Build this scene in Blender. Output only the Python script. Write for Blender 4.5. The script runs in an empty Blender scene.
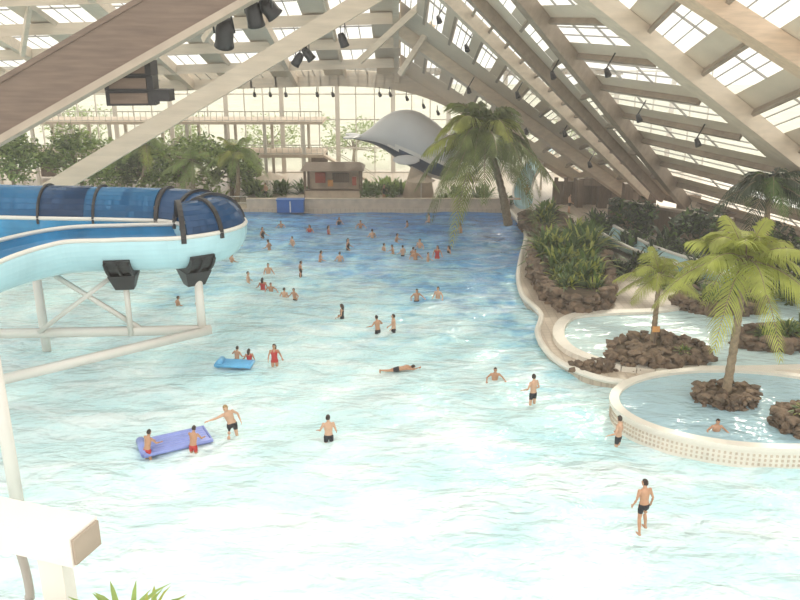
import bpy, bmesh, math, random
from mathutils import Vector, Matrix, noise
V=Vector
scene=bpy.context.scene
col=scene.collection

# ------------------------------------------------------------------ materials
def newmat(name):
    m=bpy.data.materials.new(name); m.use_nodes=True
    nt=m.node_tree; b=nt.nodes.get('Principled BSDF'); return m,nt,b
def mat(name,c,rough=0.6,var=0.12,scale=3.0,metal=0.0,bump=0.0,bscale=8.0,stretch=None,trans=0.0):
    m,nt,b=newmat(name)
    tc=nt.nodes.new('ShaderNodeTexCoord'); mp=nt.nodes.new('ShaderNodeMapping')
    if stretch: mp.inputs['Scale'].default_value=stretch
    nt.links.new(tc.outputs['Object'],mp.inputs[0])
    n=nt.nodes.new('ShaderNodeTexNoise'); n.inputs['Scale'].default_value=scale; n.inputs['Detail'].default_value=4
    nt.links.new(mp.outputs[0],n.inputs['Vector'])
    r=nt.nodes.new('ShaderNodeValToRGB')
    r.color_ramp.elements[0].position=0.3; r.color_ramp.elements[1].position=0.7
    r.color_ramp.elements[0].color=(c[0]*(1-var),c[1]*(1-var),c[2]*(1-var),1)
    r.color_ramp.elements[1].color=(min(1,c[0]*(1+var)),min(1,c[1]*(1+var)),min(1,c[2]*(1+var)),1)
    nt.links.new(n.outputs[0],r.inputs[0]); nt.links.new(r.outputs[0],b.inputs['Base Color'])
    b.inputs['Roughness'].default_value=rough; b.inputs['Metallic'].default_value=metal
    if bump>0:
        n2=nt.nodes.new('ShaderNodeTexNoise'); n2.inputs['Scale'].default_value=bscale; n2.inputs['Detail'].default_value=5
        nt.links.new(mp.outputs[0],n2.inputs['Vector'])
        bp=nt.nodes.new('ShaderNodeBump'); bp.inputs['Strength'].default_value=bump; bp.inputs['Distance'].default_value=0.1
        nt.links.new(n2.outputs[0],bp.inputs['Height']); nt.links.new(bp.outputs[0],b.inputs['Normal'])
    if trans>0:
        tr=nt.nodes.new('ShaderNodeBsdfTranslucent'); nt.links.new(r.outputs[0],tr.inputs[0])
        mx=nt.nodes.new('ShaderNodeMixShader'); mx.inputs[0].default_value=trans
        out=nt.nodes.get('Material Output')
        nt.links.new(b.outputs[0],mx.inputs[1]); nt.links.new(tr.outputs[0],mx.inputs[2]); nt.links.new(mx.outputs[0],out.inputs[0])
    return m
def glassmat(name,tint=(0.95,0.96,0.94),k=0.2,base=(0.85,0.87,0.86),rough=.25):
    m,nt,b=newmat(name)
    b.inputs['Base Color'].default_value=(*base,1); b.inputs['Roughness'].default_value=rough
    t=nt.nodes.new('ShaderNodeBsdfTransparent'); t.inputs[0].default_value=(*tint,1)
    mx=nt.nodes.new('ShaderNodeMixShader'); mx.inputs[0].default_value=k
    out=nt.nodes.get('Material Output')
    nt.links.new(t.outputs[0],mx.inputs[1]); nt.links.new(b.outputs[0],mx.inputs[2]); nt.links.new(mx.outputs[0],out.inputs[0])
    return m
def watermat(name,ramp,y0,y1,xk=0.0,bump=0.5,s1=0.9,s2=3.5,blotch=0.5,rough=0.06,foam_glint=0.0,fine=0.6):
    m,nt,b=newmat(name); L=nt.links.new; N=nt.nodes.new
    tc=N('ShaderNodeTexCoord'); sp=N('ShaderNodeSeparateXYZ'); L(tc.outputs['Object'],sp.inputs[0])
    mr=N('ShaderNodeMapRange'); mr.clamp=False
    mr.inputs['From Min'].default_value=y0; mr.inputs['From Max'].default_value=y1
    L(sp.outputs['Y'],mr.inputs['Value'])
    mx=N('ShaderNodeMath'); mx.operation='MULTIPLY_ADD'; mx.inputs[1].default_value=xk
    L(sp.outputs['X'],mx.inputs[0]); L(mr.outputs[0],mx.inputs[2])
    mp=N('ShaderNodeMapping'); mp.inputs['Scale'].default_value=(0.16,0.09,1); mp.inputs['Rotation'].default_value=(0,0,0.5)
    L(tc.outputs['Object'],mp.inputs[0])
    nz=N('ShaderNodeTexNoise'); nz.inputs['Scale'].default_value=1.6; nz.inputs['Detail'].default_value=5; nz.inputs['Distortion'].default_value=0.8
    L(mp.outputs[0],nz.inputs['Vector'])
    sb=N('ShaderNodeMath'); sb.operation='SUBTRACT'; sb.inputs[1].default_value=0.5; L(nz.outputs[0],sb.inputs[0])
    ad=N('ShaderNodeMath'); ad.operation='MULTIPLY_ADD'; ad.inputs[1].default_value=blotch; L(sb.outputs[0],ad.inputs[0]); L(mx.outputs[0],ad.inputs[2])
    n4=N('ShaderNodeTexNoise'); n4.inputs['Scale'].default_value=1.1; n4.inputs['Detail'].default_value=4; L(tc.outputs['Object'],n4.inputs['Vector'])
    s4=N('ShaderNodeMath'); s4.operation='SUBTRACT'; s4.inputs[1].default_value=0.5; L(n4.outputs[0],s4.inputs[0])
    a4=N('ShaderNodeMath'); a4.operation='MULTIPLY_ADD'; a4.inputs[1].default_value=fine; L(s4.outputs[0],a4.inputs[0]); L(ad.outputs[0],a4.inputs[2])
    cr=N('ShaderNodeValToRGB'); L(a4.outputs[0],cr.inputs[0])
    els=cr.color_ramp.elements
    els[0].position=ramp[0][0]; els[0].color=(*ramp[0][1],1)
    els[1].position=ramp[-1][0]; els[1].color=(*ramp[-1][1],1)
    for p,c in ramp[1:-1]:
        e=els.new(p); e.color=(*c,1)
    colout=cr.outputs[0]
    if foam_glint>0:  # whitish streaks: foam, plus sun glints painted into the water colour
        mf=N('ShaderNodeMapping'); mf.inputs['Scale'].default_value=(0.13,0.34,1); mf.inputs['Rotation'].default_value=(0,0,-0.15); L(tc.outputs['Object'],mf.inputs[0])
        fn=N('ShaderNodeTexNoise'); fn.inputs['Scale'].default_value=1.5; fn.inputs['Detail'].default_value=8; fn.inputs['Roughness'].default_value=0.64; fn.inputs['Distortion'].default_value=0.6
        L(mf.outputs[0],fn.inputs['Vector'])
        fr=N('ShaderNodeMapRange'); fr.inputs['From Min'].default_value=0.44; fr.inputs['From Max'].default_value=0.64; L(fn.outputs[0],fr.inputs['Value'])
        fy=N('ShaderNodeMapRange'); fy.inputs['From Min'].default_value=66; fy.inputs['From Max'].default_value=34; fy.inputs['To Min'].default_value=0.12; fy.inputs['To Max'].default_value=foam_glint; L(sp.outputs['Y'],fy.inputs['Value'])
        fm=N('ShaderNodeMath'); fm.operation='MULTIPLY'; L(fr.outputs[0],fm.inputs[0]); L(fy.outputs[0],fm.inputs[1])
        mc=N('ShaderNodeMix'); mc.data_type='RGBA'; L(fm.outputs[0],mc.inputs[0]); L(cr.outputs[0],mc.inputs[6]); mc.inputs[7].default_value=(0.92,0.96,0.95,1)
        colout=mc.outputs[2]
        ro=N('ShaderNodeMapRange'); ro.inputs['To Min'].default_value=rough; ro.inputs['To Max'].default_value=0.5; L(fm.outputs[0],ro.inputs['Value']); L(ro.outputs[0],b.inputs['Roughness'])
    L(colout,b.inputs['Base Color'])
    if foam_glint<=0: b.inputs['Roughness'].default_value=rough
    b.inputs['IOR'].default_value=1.33
    mp2=N('ShaderNodeMapping'); mp2.inputs['Scale'].default_value=(0.7,1.3,1); mp2.inputs['Rotation'].default_value=(0,0,0.25); L(tc.outputs['Object'],mp2.inputs[0])
    w1=N('ShaderNodeTexNoise'); w1.inputs['Scale'].default_value=s1; w1.inputs['Detail'].default_value=3; w1.inputs['Distortion'].default_value=0.4; L(mp2.outputs[0],w1.inputs['Vector'])
    w2=N('ShaderNodeTexNoise'); w2.inputs['Scale'].default_value=s2; w2.inputs['Detail'].default_value=2; L(mp2.outputs[0],w2.inputs['Vector'])
    b1=N('ShaderNodeBump'); b1.inputs['Strength'].default_value=bump; b1.inputs['Distance'].default_value=0.6; L(w1.outputs[0],b1.inputs['Height'])
    b2=N('ShaderNodeBump'); b2.inputs['Strength'].default_value=bump*0.8; b2.inputs['Distance'].default_value=0.12; L(w2.outputs[0],b2.inputs['Height']); L(b1.outputs[0],b2.inputs['Normal'])
    L(b2.outputs[0],b.inputs['Normal'])
    return m
def tilemat(name,c1,c2,scale):
    m,nt,b=newmat(name); L=nt.links.new; N=nt.nodes.new
    tc=N('ShaderNodeTexCoord'); br=N('ShaderNodeTexBrick'); br.offset=0.0
    br.inputs['Scale'].default_value=scale; br.inputs['Brick Width'].default_value=0.5; br.inputs['Row Height'].default_value=0.5
    br.inputs['Mortar Size'].default_value=0.04
    br.inputs['Color1'].default_value=(*c1,1); br.inputs['Color2'].default_value=(*[x*0.93 for x in c1],1); br.inputs['Mortar'].default_value=(*c2,1)
    L(tc.outputs['Object'],br.inputs['Vector']); L(br.outputs[0],b.inputs['Base Color']); b.inputs['Roughness'].default_value=0.35
    return m

M={}
M['water']=watermat('pool_water',[(0.0,(0.66,0.87,0.88)),(0.32,(0.55,0.82,0.86)),(0.50,(0.38,0.69,0.81)),(0.66,(0.17,0.43,0.70)),(0.92,(0.07,0.23,0.54))],20,74,0.012,0.8,blotch=.75,foam_glint=0.62,fine=.65)
M['lagoon']=watermat('lagoon_water',[(0.0,(0.66,0.80,0.79)),(1.0,(0.50,0.70,0.74))],20,60,0.0,0.4)
M['spa']=watermat('spa_water',[(0.0,(0.34,0.52,0.60)),(1.0,(0.46,0.63,0.69))],20,40,0.0,0.45)
M['deck']=tilemat('deck_tile',(0.58,0.49,0.39),(0.46,0.38,0.30),1.2)
M['basin']=tilemat('basin_tile',(0.75,0.86,0.85),(0.5,0.65,0.68),1.0)
M['plainrim']=mat('cream_ceramic',(0.79,0.74,0.65),0.35,0.05,1.5)
M['cream']=mat('cream_laminated_timber',(0.63,0.53,0.415),0.55,0.10,1.2,stretch=(0.4,3,3))
M['panel']=mat('ceiling_panel',(0.64,0.54,0.425),0.7,0.06,0.6)
M['purlin']=mat('purlin_timber',(0.31,0.245,0.185),0.6,0.15,2)
M['darkwood']=mat('dark_timber',(0.15,0.105,0.077),0.6,0.18,1.5,stretch=(0.6,6,6))
M['lip']=mat('timber_edge',(0.36,0.295,0.23),0.6,0.1,1.5)
M['brown']=mat('brown_timber',(0.18,0.13,0.09),0.6,0.25,2.5,stretch=(4,4,0.5))
M['orangewood']=mat('warm_timber',(0.60,0.45,0.32),0.5,0.12,1.5,stretch=(0.6,5,5))
M['white']=mat('white_painted_steel',(0.74,0.71,0.65),0.4,0.04,1)
M['frame']=mat('window_frame_white',(0.66,0.62,0.55),0.5,0.05,1)
M['greyframe']=mat('glazing_bar_grey',(0.38,0.35,0.31),0.5,0.1,1)
M['glass']=glassmat('roof_glass')
M['black']=mat('black_plastic',(0.022,0.02,0.02),0.5,0.2,4)
M['blue']=mat('blue_fibreglass',(0.04,0.25,0.48),0.2,0.3,0.6)
M['tubeblue']=glassmat('translucent_blue_tube',(0.10,0.42,0.66),0.62,(0.03,0.22,0.45),0.12)
M['dblue']=glassmat('dark_blue_tube',(0.04,0.16,0.34),0.70,(0.015,0.085,0.22),0.10)
M['aqua']=mat('aqua_fibreglass',(0.46,0.70,0.76),0.22,0.08,0.7)
M['rock']=mat('rock',(0.17,0.12,0.08),0.9,0.5,2.2,bump=0.8,bscale=5)
M['soil']=mat('soil',(0.10,0.07,0.04),0.95,0.3,3,bump=0.5)
M['trunk']=mat('palm_trunk_bark',(0.26,0.20,0.13),0.9,0.3,6,bump=0.6)
M['frond']=mat('palm_frond',(0.17,0.21,0.055),0.5,0.35,1.2,trans=0.3)
M['frondy']=mat('palm_frond_yellow_green',(0.38,0.41,0.09),0.5,0.3,1.2,trans=0.35)
M['leaf']=mat('leaf_green',(0.11,0.18,0.045),0.5,0.45,1.3,trans=0.3)
M['leaflight']=mat('leaf_light_green',(0.28,0.37,0.11),0.5,0.35,1.3,trans=0.4)
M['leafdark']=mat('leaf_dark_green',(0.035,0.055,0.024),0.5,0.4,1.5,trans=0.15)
M['whale']=mat('whale_grey',(0.60,0.61,0.62),0.3,0.05,0.6)
M['whaleblue']=mat('whale_navy',(0.03,0.06,0.12),0.35,0.2,1)
M['whalewhite']=mat('whale_white',(0.82,0.80,0.76),0.4,0.04,1)
M['red']=mat('red_paint',(0.45,0.10,0.06),0.5,0.1,2)
M['orange']=mat('orange_paint',(0.7,0.35,0.12),0.5,0.1,2)
M['bluebox']=mat('blue_plastic',(0.02,0.12,0.40),0.4,0.1,2)
M['raft']=mat('purple_blue_vinyl',(0.28,0.34,0.72),0.3,0.1,2)
M['raft2']=mat('blue_vinyl',(0.15,0.48,0.8),0.3,0.1,2)
M['skin']=mat('skin_tan',(0.50,0.275,0.165),0.5,0.08,6)
M['skin2']=mat('skin_fair',(0.60,0.37,0.245),0.5,0.08,6)
M['hairdark']=mat('hair_dark',(0.035,0.022,0.015),0.7,0.3,30)
M['hairblond']=mat('hair_blond',(0.34,0.22,0.09),0.7,0.3,30)
M['trunks']=mat('swim_trunks_black',(0.02,0.02,0.025),0.7,0.2,10)
M['suitred']=mat('swimsuit_red',(0.50,0.04,0.035),0.6,0.1,10)
M['ground']=mat('outside_ground',(0.55,0.55,0.45),0.9,0.15,0.2)
M['stone']=mat('cream_wall_stone',(0.58,0.485,0.385),0.8,0.12,1.5)

# ------------------------------------------------------------------ mesh builder
_ico={}
def ico(sub):
    if sub not in _ico:
        bm=bmesh.new(); bmesh.ops.create_icosphere(bm,subdivisions=sub,radius=1)
        _ico[sub]=([v.co.copy() for v in bm.verts],[[v.index for v in f.verts] for f in bm.faces]); bm.free()
    return _ico[sub]
class MB:
    def __init__(s): s.v=[];s.f=[];s.m=[]
    def add(s,vs,fs,mi=0):
        o=len(s.v); s.v+= [tuple(x) for x in vs]
        for f in fs: s.f.append([o+i for i in f]); s.m.append(mi)
    def beam(s,p,q,w,h,mi=0,up=(0,0,1)):
        p=V(p);q=V(q);d=(q-p).normalized();up=V(up)
        if abs(d.dot(up.normalized()))>0.98: up=V((0,1,0))
        sd=d.cross(up).normalized(); u=sd.cross(d).normalized()
        a=sd*(w/2);b=u*(h/2)
        s.add([p-a-b,p+a-b,p+a+b,p-a+b,q-a-b,q+a-b,q+a+b,q-a+b],
              [(0,1,2,3),(7,6,5,4),(0,4,5,1),(1,5,6,2),(2,6,7,3),(3,7,4,0)],mi)
    def box(s,c,sz,mi=0,rz=0.0):
        R=Matrix.Rotation(rz,3,'Z'); d=R@V((sz[0]/2,0,0))
        c=V(c); s.beam(c-d,c+d,sz[1],sz[2],mi)
    def quad(s,a,b,c,d,mi=0): s.add([a,b,c,d],[(0,1,2,3)],mi)
    def tube(s,pts,rads,mi=0,n=8,sx=1.0,caps=True,ref=(0,0,1)):
        pts=[V(p) for p in pts]; vs=[];fs=[]
        if not hasattr(rads,'__len__'): rads=[rads]*len(pts)
        for i,p in enumerate(pts):
            t=(pts[min(i+1,len(pts)-1)]-pts[max(i-1,0)]).normalized()
            r=V(ref)
            if abs(t.dot(r))>0.95: r=V((0,1,0))
            a=t.cross(r).normalized(); b=a.cross(t).normalized()
            for k in range(n):
                th=2*math.pi*k/n
                vs.append(p+a*math.cos(th)*rads[i]*sx+b*math.sin(th)*rads[i])
        for i in range(len(pts)-1):
            for k in range(n):
                k2=(k+1)%n
                fs.append((i*n+k,i*n+k2,(i+1)*n+k2,(i+1)*n+k))
        if caps:
            fs.append(tuple(range(n-1,-1,-1))); fs.append(tuple((len(pts)-1)*n+k for k in range(n)))
        s.add(vs,fs,mi)
    def ell(s,c,r,mi=0,sub=2,R=None,nz=0.0,seed=0):
        vs,fs=ico(sub); c=V(c); out=[]
        for v in vs:
            k=1.0
            if nz: k=1+nz*noise.noise(v*1.7+V((seed*3.1,seed*1.7,seed)))
            p=V((v.x*r[0]*k,v.y*r[1]*k,v.z*r[2]*k))
            if R: p=R@p
            out.append(c+p)
        s.add(out,fs,mi)
    def loft(s,secs,mi=0,n=16,R=None,piv=None):
        vs=[];fs=[]
        for (c,rx,ry) in secs:
            for k in range(n):
                th=2*math.pi*k/n
                p=V(c)+V((math.cos(th)*rx,math.sin(th)*ry,0))
                if R: p=V(piv)+R@(p-V(piv))
                vs.append(p)
        m=len(secs)
        for i in range(m-1):
            for k in range(n):
                k2=(k+1)%n; fs.append((i*n+k,i*n+k2,(i+1)*n+k2,(i+1)*n+k))
        fs.append(tuple(range(n-1,-1,-1))); fs.append(tuple((m-1)*n+k for k in range(n)))
        s.add(vs,fs,mi)
    def prism(s,pts,z0,z1,mi=0,mtop=None):
        n=len(pts)
        vs=[(p[0],p[1],z0) for p in pts]+[(p[0],p[1],z1) for p in pts]
        s.add(vs,[(i,(i+1)%n,n+(i+1)%n,n+i) for i in range(n)],mi)
        s.add([(p[0],p[1],z1) for p in pts],[tuple(range(n))],mi if mtop is None else mtop)
    def mesh(s,name,mats,smooth=False):
        me=bpy.data.meshes.new(name); me.from_pydata(s.v,[],s.f)
        for k in mats: me.materials.append(M[k])
        for p,mi in zip(me.polygons,s.m): p.material_index=mi; p.use_smooth=smooth
        me.update(); return me
    def obj(s,name,mats,smooth=False,loc=None,parent=None,rz=0):
        o=bpy.data.objects.new(name,s.mesh(name,mats,smooth)); col.objects.link(o)
        if loc: o.location=loc
        o.rotation_euler[2]=rz
        if parent: o.parent=parent
        return o
def empty(name,loc=(0,0,0)):
    e=bpy.data.objects.new(name,None); e.location=loc; col.objects.link(e); return e
def catmull(pts,k=8,closed=False):
    P=[V(p) for p in pts]; n=len(P); out=[]
    rng=range(n) if closed else range(n-1)
    for i in rng:
        if closed: a,b,c,d=P[(i-1)%n],P[i],P[(i+1)%n],P[(i+2)%n]
        else: a,b,c,d=P[max(i-1,0)],P[i],P[i+1],P[min(i+2,n-1)]
        for j in range(k):
            t=j/k
            out.append(0.5*((2*b)+(-a+c)*t+(2*a-5*b+4*c-d)*t*t+(-a+3*b-3*c+d)*t**3))
    if not closed: out.append(P[-1])
    return out

# ------------------------------------------------------------------ camera
cam=bpy.data.cameras.new('camera'); co=bpy.data.objects.new('camera',cam); col.objects.link(co)
co.location=(0,0,15); co.rotation_euler=(math.radians(72),0,0)
cam.sensor_width=36; cam.lens=36; cam.clip_end=600
scene.camera=co

# ------------------------------------------------------------------ light
w=bpy.data.worlds.new('world'); scene.world=w; w.use_nodes=True
bg=w.node_tree.nodes['Background']; bg.inputs[0].default_value=(1.0,0.962,0.90,1); bg.inputs[1].default_value=1.8
sl=bpy.data.lights.new('sun','SUN'); so=bpy.data.objects.new('sun',sl); col.objects.link(so)
sl.energy=3.0; sl.angle=math.radians(5); sl.color=(1,0.91,0.76)
so.rotation_euler=V((-0.30,-0.75,-0.62)).to_track_quat('-Z','Y').to_euler(); so.location=(10,40,60)
scene.view_settings.view_transform='Standard'
scene.view_settings.exposure=0.0
roof=empty('ceiling')
# humid pool-hall air: thin homogeneous haze filling the hall
hz=bpy.data.materials.new('humid_air'); hz.use_nodes=True; nt=hz.node_tree
for nd in list(nt.nodes):
    if nd.type=='BSDF_PRINCIPLED': nt.nodes.remove(nd)
vs_=nt.nodes.new('ShaderNodeVolumeScatter'); vs_.inputs['Color'].default_value=(1,0.985,0.955,1); vs_.inputs['Density'].default_value=0.0021; vs_.inputs['Anisotropy'].default_value=0.2
nt.links.new(vs_.outputs[0],nt.nodes['Material Output'].inputs['Volume'])
M['haze']=hz
b=MB(); b.box((-5,51,9.6),(79.6,83.0,19.0),0); b.obj('humid_air',['haze'],parent=roof)

# ------------------------------------------------------------------ ground, water, decks
b=MB(); b.quad((-45,4,-1.7),(35,4,-1.7),(35,95,-1.7),(-45,95,-1.7)); b.obj('floor',['basin'])
b=MB(); b.quad((-200,95,-0.3),(200,95,-0.3),(200,300,-0.3),(-200,300,-0.3)); b.obj('ground',['ground'])
b=MB(); nx,ny=250,260; x0,x1,y0,y1=-44.9,20.0,4.0,72.6
vs=[]
for j in range(ny+1):
    y=y0+(y1-y0)*j/ny
    for i in range(nx+1):
        x=x0+(x1-x0)*i/nx
        a=0.17*noise.noise(V((x*.20,y*.55,0)))+0.09*noise.noise(V((x*.7,y*1.1,7)))
        vs.append((x,y,a))
b.add(vs,[(j*(nx+1)+i,j*(nx+1)+i+1,(j+1)*(nx+1)+i+1,(j+1)*(nx+1)+i) for j in range(ny) for i in range(nx)])
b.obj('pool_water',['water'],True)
edge=[V(p) for p in [(9.8,73,0),(10.1,67,0),(9.9,61.5,0),(8.6,55,0),(7.7,50,0),(7.4,46,0),(7.9,42.5,0),(7.2,39.2,0),(7.5,35.8,0),(9.0,33.6,0),(11,32.8,0)]]
ce=catmull(edge,6)
b=MB(); pts=[(p.x,p.y) for p in ce]+[(17,31),(17,27),(22,25),(35,24),(35,73)]
b.prism(pts,-1.7,0.35)
b.tube([(p.x,p.y,0.36) for p in ce],0.16,1,8)
b.obj('pool_deck',['deck','plainrim'])
b=MB(); b.prism([(-45,72),(9.8,72),(35,72),(35,95),(-45,95)],-1.7,0.34); b.obj('pool_deck',['deck'])
lg=catmull([(9.3,41.4,0),(8.2,38.8,0),(8.6,36.2,0),(11,34.4,0),(17,34.2,0),(24,35,0),(33,36.5,0),(33.5,47,0),(26,47,0),(20,45.5,0),(15,42.8,0),(11.5,42.2,0)],6,True)
b=MB(); n=len(lg)
b.add([(p.x,p.y,0.46) for p in lg],[tuple(range(n))],0)
b.obj('lagoon_water',['lagoon'])
b=MB()
for i in range(n):
    p=lg[i];q=lg[(i+1)%n]; b.beam((p.x,p.y,0.45),(q.x,q.y,0.45),0.6,0.32)
b.obj('lagoon_curb',['plainrim'])

cx,cy,rx,ry=14.3,29.75,5.6,3.75
b=MB(); N=72
def ring(rxx,ryy,z): return [(cx+rxx*math.cos(2*math.pi*i/N),cy+ryy*math.sin(2*math.pi*i/N),z) for i in range(N)]
rs=[ring(rx,ry,-1.7),ring(rx,ry,0.72),ring(rx+0.08,ry+0.08,0.74),ring(rx+0.08,ry+0.08,0.9),ring(rx-0.32,ry-0.32,0.9),ring(rx-0.32,ry-0.32,0.3)]
vs=sum(rs,[]); fs=[]
for j in range(len(rs)-1):
    for i in range(N):
        k=(i+1)%N; fs.append((j*N+i,j*N+k,(j+1)*N+k,(j+1)*N+i))
b.add(vs,fs,0)
b.add(ring(rx-0.3,ry-0.3,0.3),[tuple(range(N))],0)
for i in range(170):
    th=2*math.pi*i/170
    for z in (0.18,0.36,0.54):
        x=cx+(rx+0.012)*math.cos(th); y=cy+(ry+0.012)*math.sin(th)
        b.box((x,y,z),(0.04,0.08,0.09),1,math.atan2(math.sin(th)/ry,math.cos(th)/rx))
spa=b.obj('round_pool',['plainrim','stone'])
b=MB(); b.add(ring(rx-0.31,ry-0.31,0.78),[tuple(range(N))],0); b.obj('round_pool_water',['spa'])

# ------------------------------------------------------------------ planters and rocks
def rock_planter(name,outline,z0,zt,seed,rsize=0.45,fill=0):
    random.seed(seed); b=MB()
    cl=catmull([(x,y,0) for x,y in outline],5,True)
    c=sum(cl,V((0,0,0)))/len(cl)
    b.prism([((p.x-c.x)*0.9+c.x,(p.y-c.y)*0.9+c.y) for p in cl],z0-0.3,zt-0.12,1)
    for i in range(len(cl)):
        p=cl[i];q=cl[(i+1)%len(cl)]; seg=(q-p).length
        k=max(1,int(round(seg/(rsize*0.75))))
        for j in range(k):
            base=p.lerp(q,j/k)
            z=z0
            while z<zt:
                r=rsize*random.uniform(0.4,0.85)
                o=V((random.uniform(-.2,.2),random.uniform(-.2,.2),0))
                b.ell(base+o+V((0,0,z+r*0.4)),(r*random.uniform(.8,1.3),r*random.uniform(.7,1.1),r*random.uniform(.5,.8)),0,1,Matrix.Rotation(random.uniform(0,6),3,'Z'),0.7,random.random()*50)
                z+=rsize*0.6
    for i in range(fill):
        p=random.choice(cl); t=random.uniform(0,.9); q=p.lerp(c,t); r=rsize*random.uniform(.5,1.0)
        b.ell((q.x,q.y,zt-.05),(r,r*.8,r*.6),0,1,Matrix.Rotation(random.uniform(0,6),3,'Z'),0.7,random.random()*50)
    return b.obj(name,['rock','soil'])
rock_planter('rock_planter',[(8.6,48),(8.8,44.5),(9.7,42.4),(11.4,43),(12.6,46),(13.4,50),(14.2,54),(12.5,58),(10,55.5),(8.9,51.5)],0.3,1.3,1,0.5)
rock_planter('rock_planter',[(9.9,35.3),(10.4,34.6),(12.5,34.3),(14.6,35.2),(14.3,37.2),(12.5,37.9),(10.8,37)],0.4,0.95,2,0.36,70)
rock_planter('rock_planter',[(8.2,34.6),(9.2,34.2),(10,34.6),(9.4,35.2)],0.3,.6,22,0.3,6)
def circ(x,y,r,ry=None,n=10):
    ry=ry or r
    return [(x+r*math.cos(2*math.pi*i/n),y+ry*math.sin(2*math.pi*i/n)) for i in range(n)]
rock_planter('rock_planter',circ(13.5,30.3,1.1,0.85),0.7,1.25,3,0.26,10)
rock_planter('rock_planter',circ(18.3,43.5,2.4,1.5),0.4,1.1,4,0.42)
rock_planter('rock_planter',circ(19.2,37.6,2.2,1.1),0.4,1.1,5,0.42)
rock_planter('rock_planter',circ(15.7,27.9,1.1,0.9),0.7,1.4,6,0.30,8)
rock_planter('rock_planter',circ(11.8,64,1.8,3.5),0.3,1.2,7,0.55)

# ------------------------------------------------------------------ plants
def frond(b,c,az,elev,L,droop,mi,nl=26,lw=0.055,ll=0.28,mr=1):
    d=V((math.cos(az),math.sin(az),0)); pts=[]
    S=12
    for i in range(S+1):
        s=i/S
        pts.append(V(c)+d*L*math.cos(elev)*(s-0.12*s*s)+V((0,0,L*(math.sin(elev)*s-droop*s*s))))
    b.tube(pts,[0.035*L/3*(1-0.85*i/S) for i in range(S+1)],mr,5)
    side=V((-d.y,d.x,0))
    for i in range(nl):
        s=0.12+0.88*i/(nl-1); f=s*S; k=min(int(f),S-1); p=pts[k].lerp(pts[k+1],f-k); t=(pts[k+1]-pts[k]).normalized()
        up=side.cross(t).normalized()
        if up.z<0: up=-up
        l=L*ll*(math.sin(math.pi*min(1,0.12+s*0.86))**0.7+0.12)
        for sg in (-1,1):
            dr=(side*sg*0.85+t*(0.45+0.5*s)+V((0,0,-0.35-0.3*random.random()))+up*0.15).normalized()
            w=t*(lw*L/3*1.2)
            mid=p+dr*l*0.5+V((0,0,0.03*l)); tip=p+dr*l+V((0,0,-0.22*l))
            b.add([p-w*0.5,p+w*0.5,mid+w*0.6,mid-w*0.6,tip],[(0,1,2,3),(3,2,4)],mi)
def palm(name,base,top,L,nf,seed,mats=('frond','trunk'),r=0.16,droop=(0.35,0.9),nl=28,elevs=(-0.2,1.3),bow=0.03):
    random.seed(seed); b=MB(); base=V(base);top=V(top)
    pts=[];rad=[]
    K=26
    for i in range(K+1):
        s=i/K; p=base.lerp(top,s)+V((bow*(top-base).length*math.sin(s*math.pi),0,0))
        pts.append(p); rad.append(r*(1.25-0.45*s)*(1.10 if i%2 else 0.95)+(0.12*r if i==0 else 0))
    b.tube(pts,rad,1,10)
    b.ell(top,(r*1.3,r*1.3,r*1.8),1,2)
    for i in range(nf):
        f=i/(nf-1)
        az=i*2.399+random.uniform(-.2,.2)
        el=elevs[1]*(1-f)+elevs[0]*f+random.uniform(-.1,.1)
        frond(b,top+V((0,0,r)),az,el,L*random.uniform(.85,1.05)*(0.8 if f<0.15 else 1),random.uniform(*droop),0 if random.random()<.75 else 2,nl)
    return b.obj(name,[mats[0],mats[1],'frondy' if mats[0]!='leafdark' else 'leaf'],True)
palm('palm_tree',(8.7,63,0.9),(6.5,62,7.9),6.3,42,11,r=0.28,droop=(0.45,1.2),elevs=(-0.4,1.5),nl=34)
palm('palm_tree',(13.5,30.3,1.1),(13.6,30.4,6.6),3.7,24,12,('frondy','trunk'),r=0.15,droop=(0.35,0.8),bow=.006,nl=32)
palm('palm_tree',(12.3,36.4,0.8),(12.3,36.4,4.3),2.4,15,13,('frondy','trunk'),r=0.12,droop=(0.3,0.7),bow=0)
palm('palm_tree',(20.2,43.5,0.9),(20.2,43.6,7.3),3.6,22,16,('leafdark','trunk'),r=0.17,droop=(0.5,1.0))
palm('palm_tree',(-25,76,0.3),(-24,76,5.5),4,15,17,('leaflight','trunk'),r=0.2)
palm('palm_tree',(-15.5,75,0.3),(-15.2,75,4.8),3.6,18,18,('leaflight','trunk'),r=0.2)
palm('palm_tree',(-19.5,74,0.3),(-19.2,74,4.2),3.2,16,19,('leaflight','trunk'),r=0.2)

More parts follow.
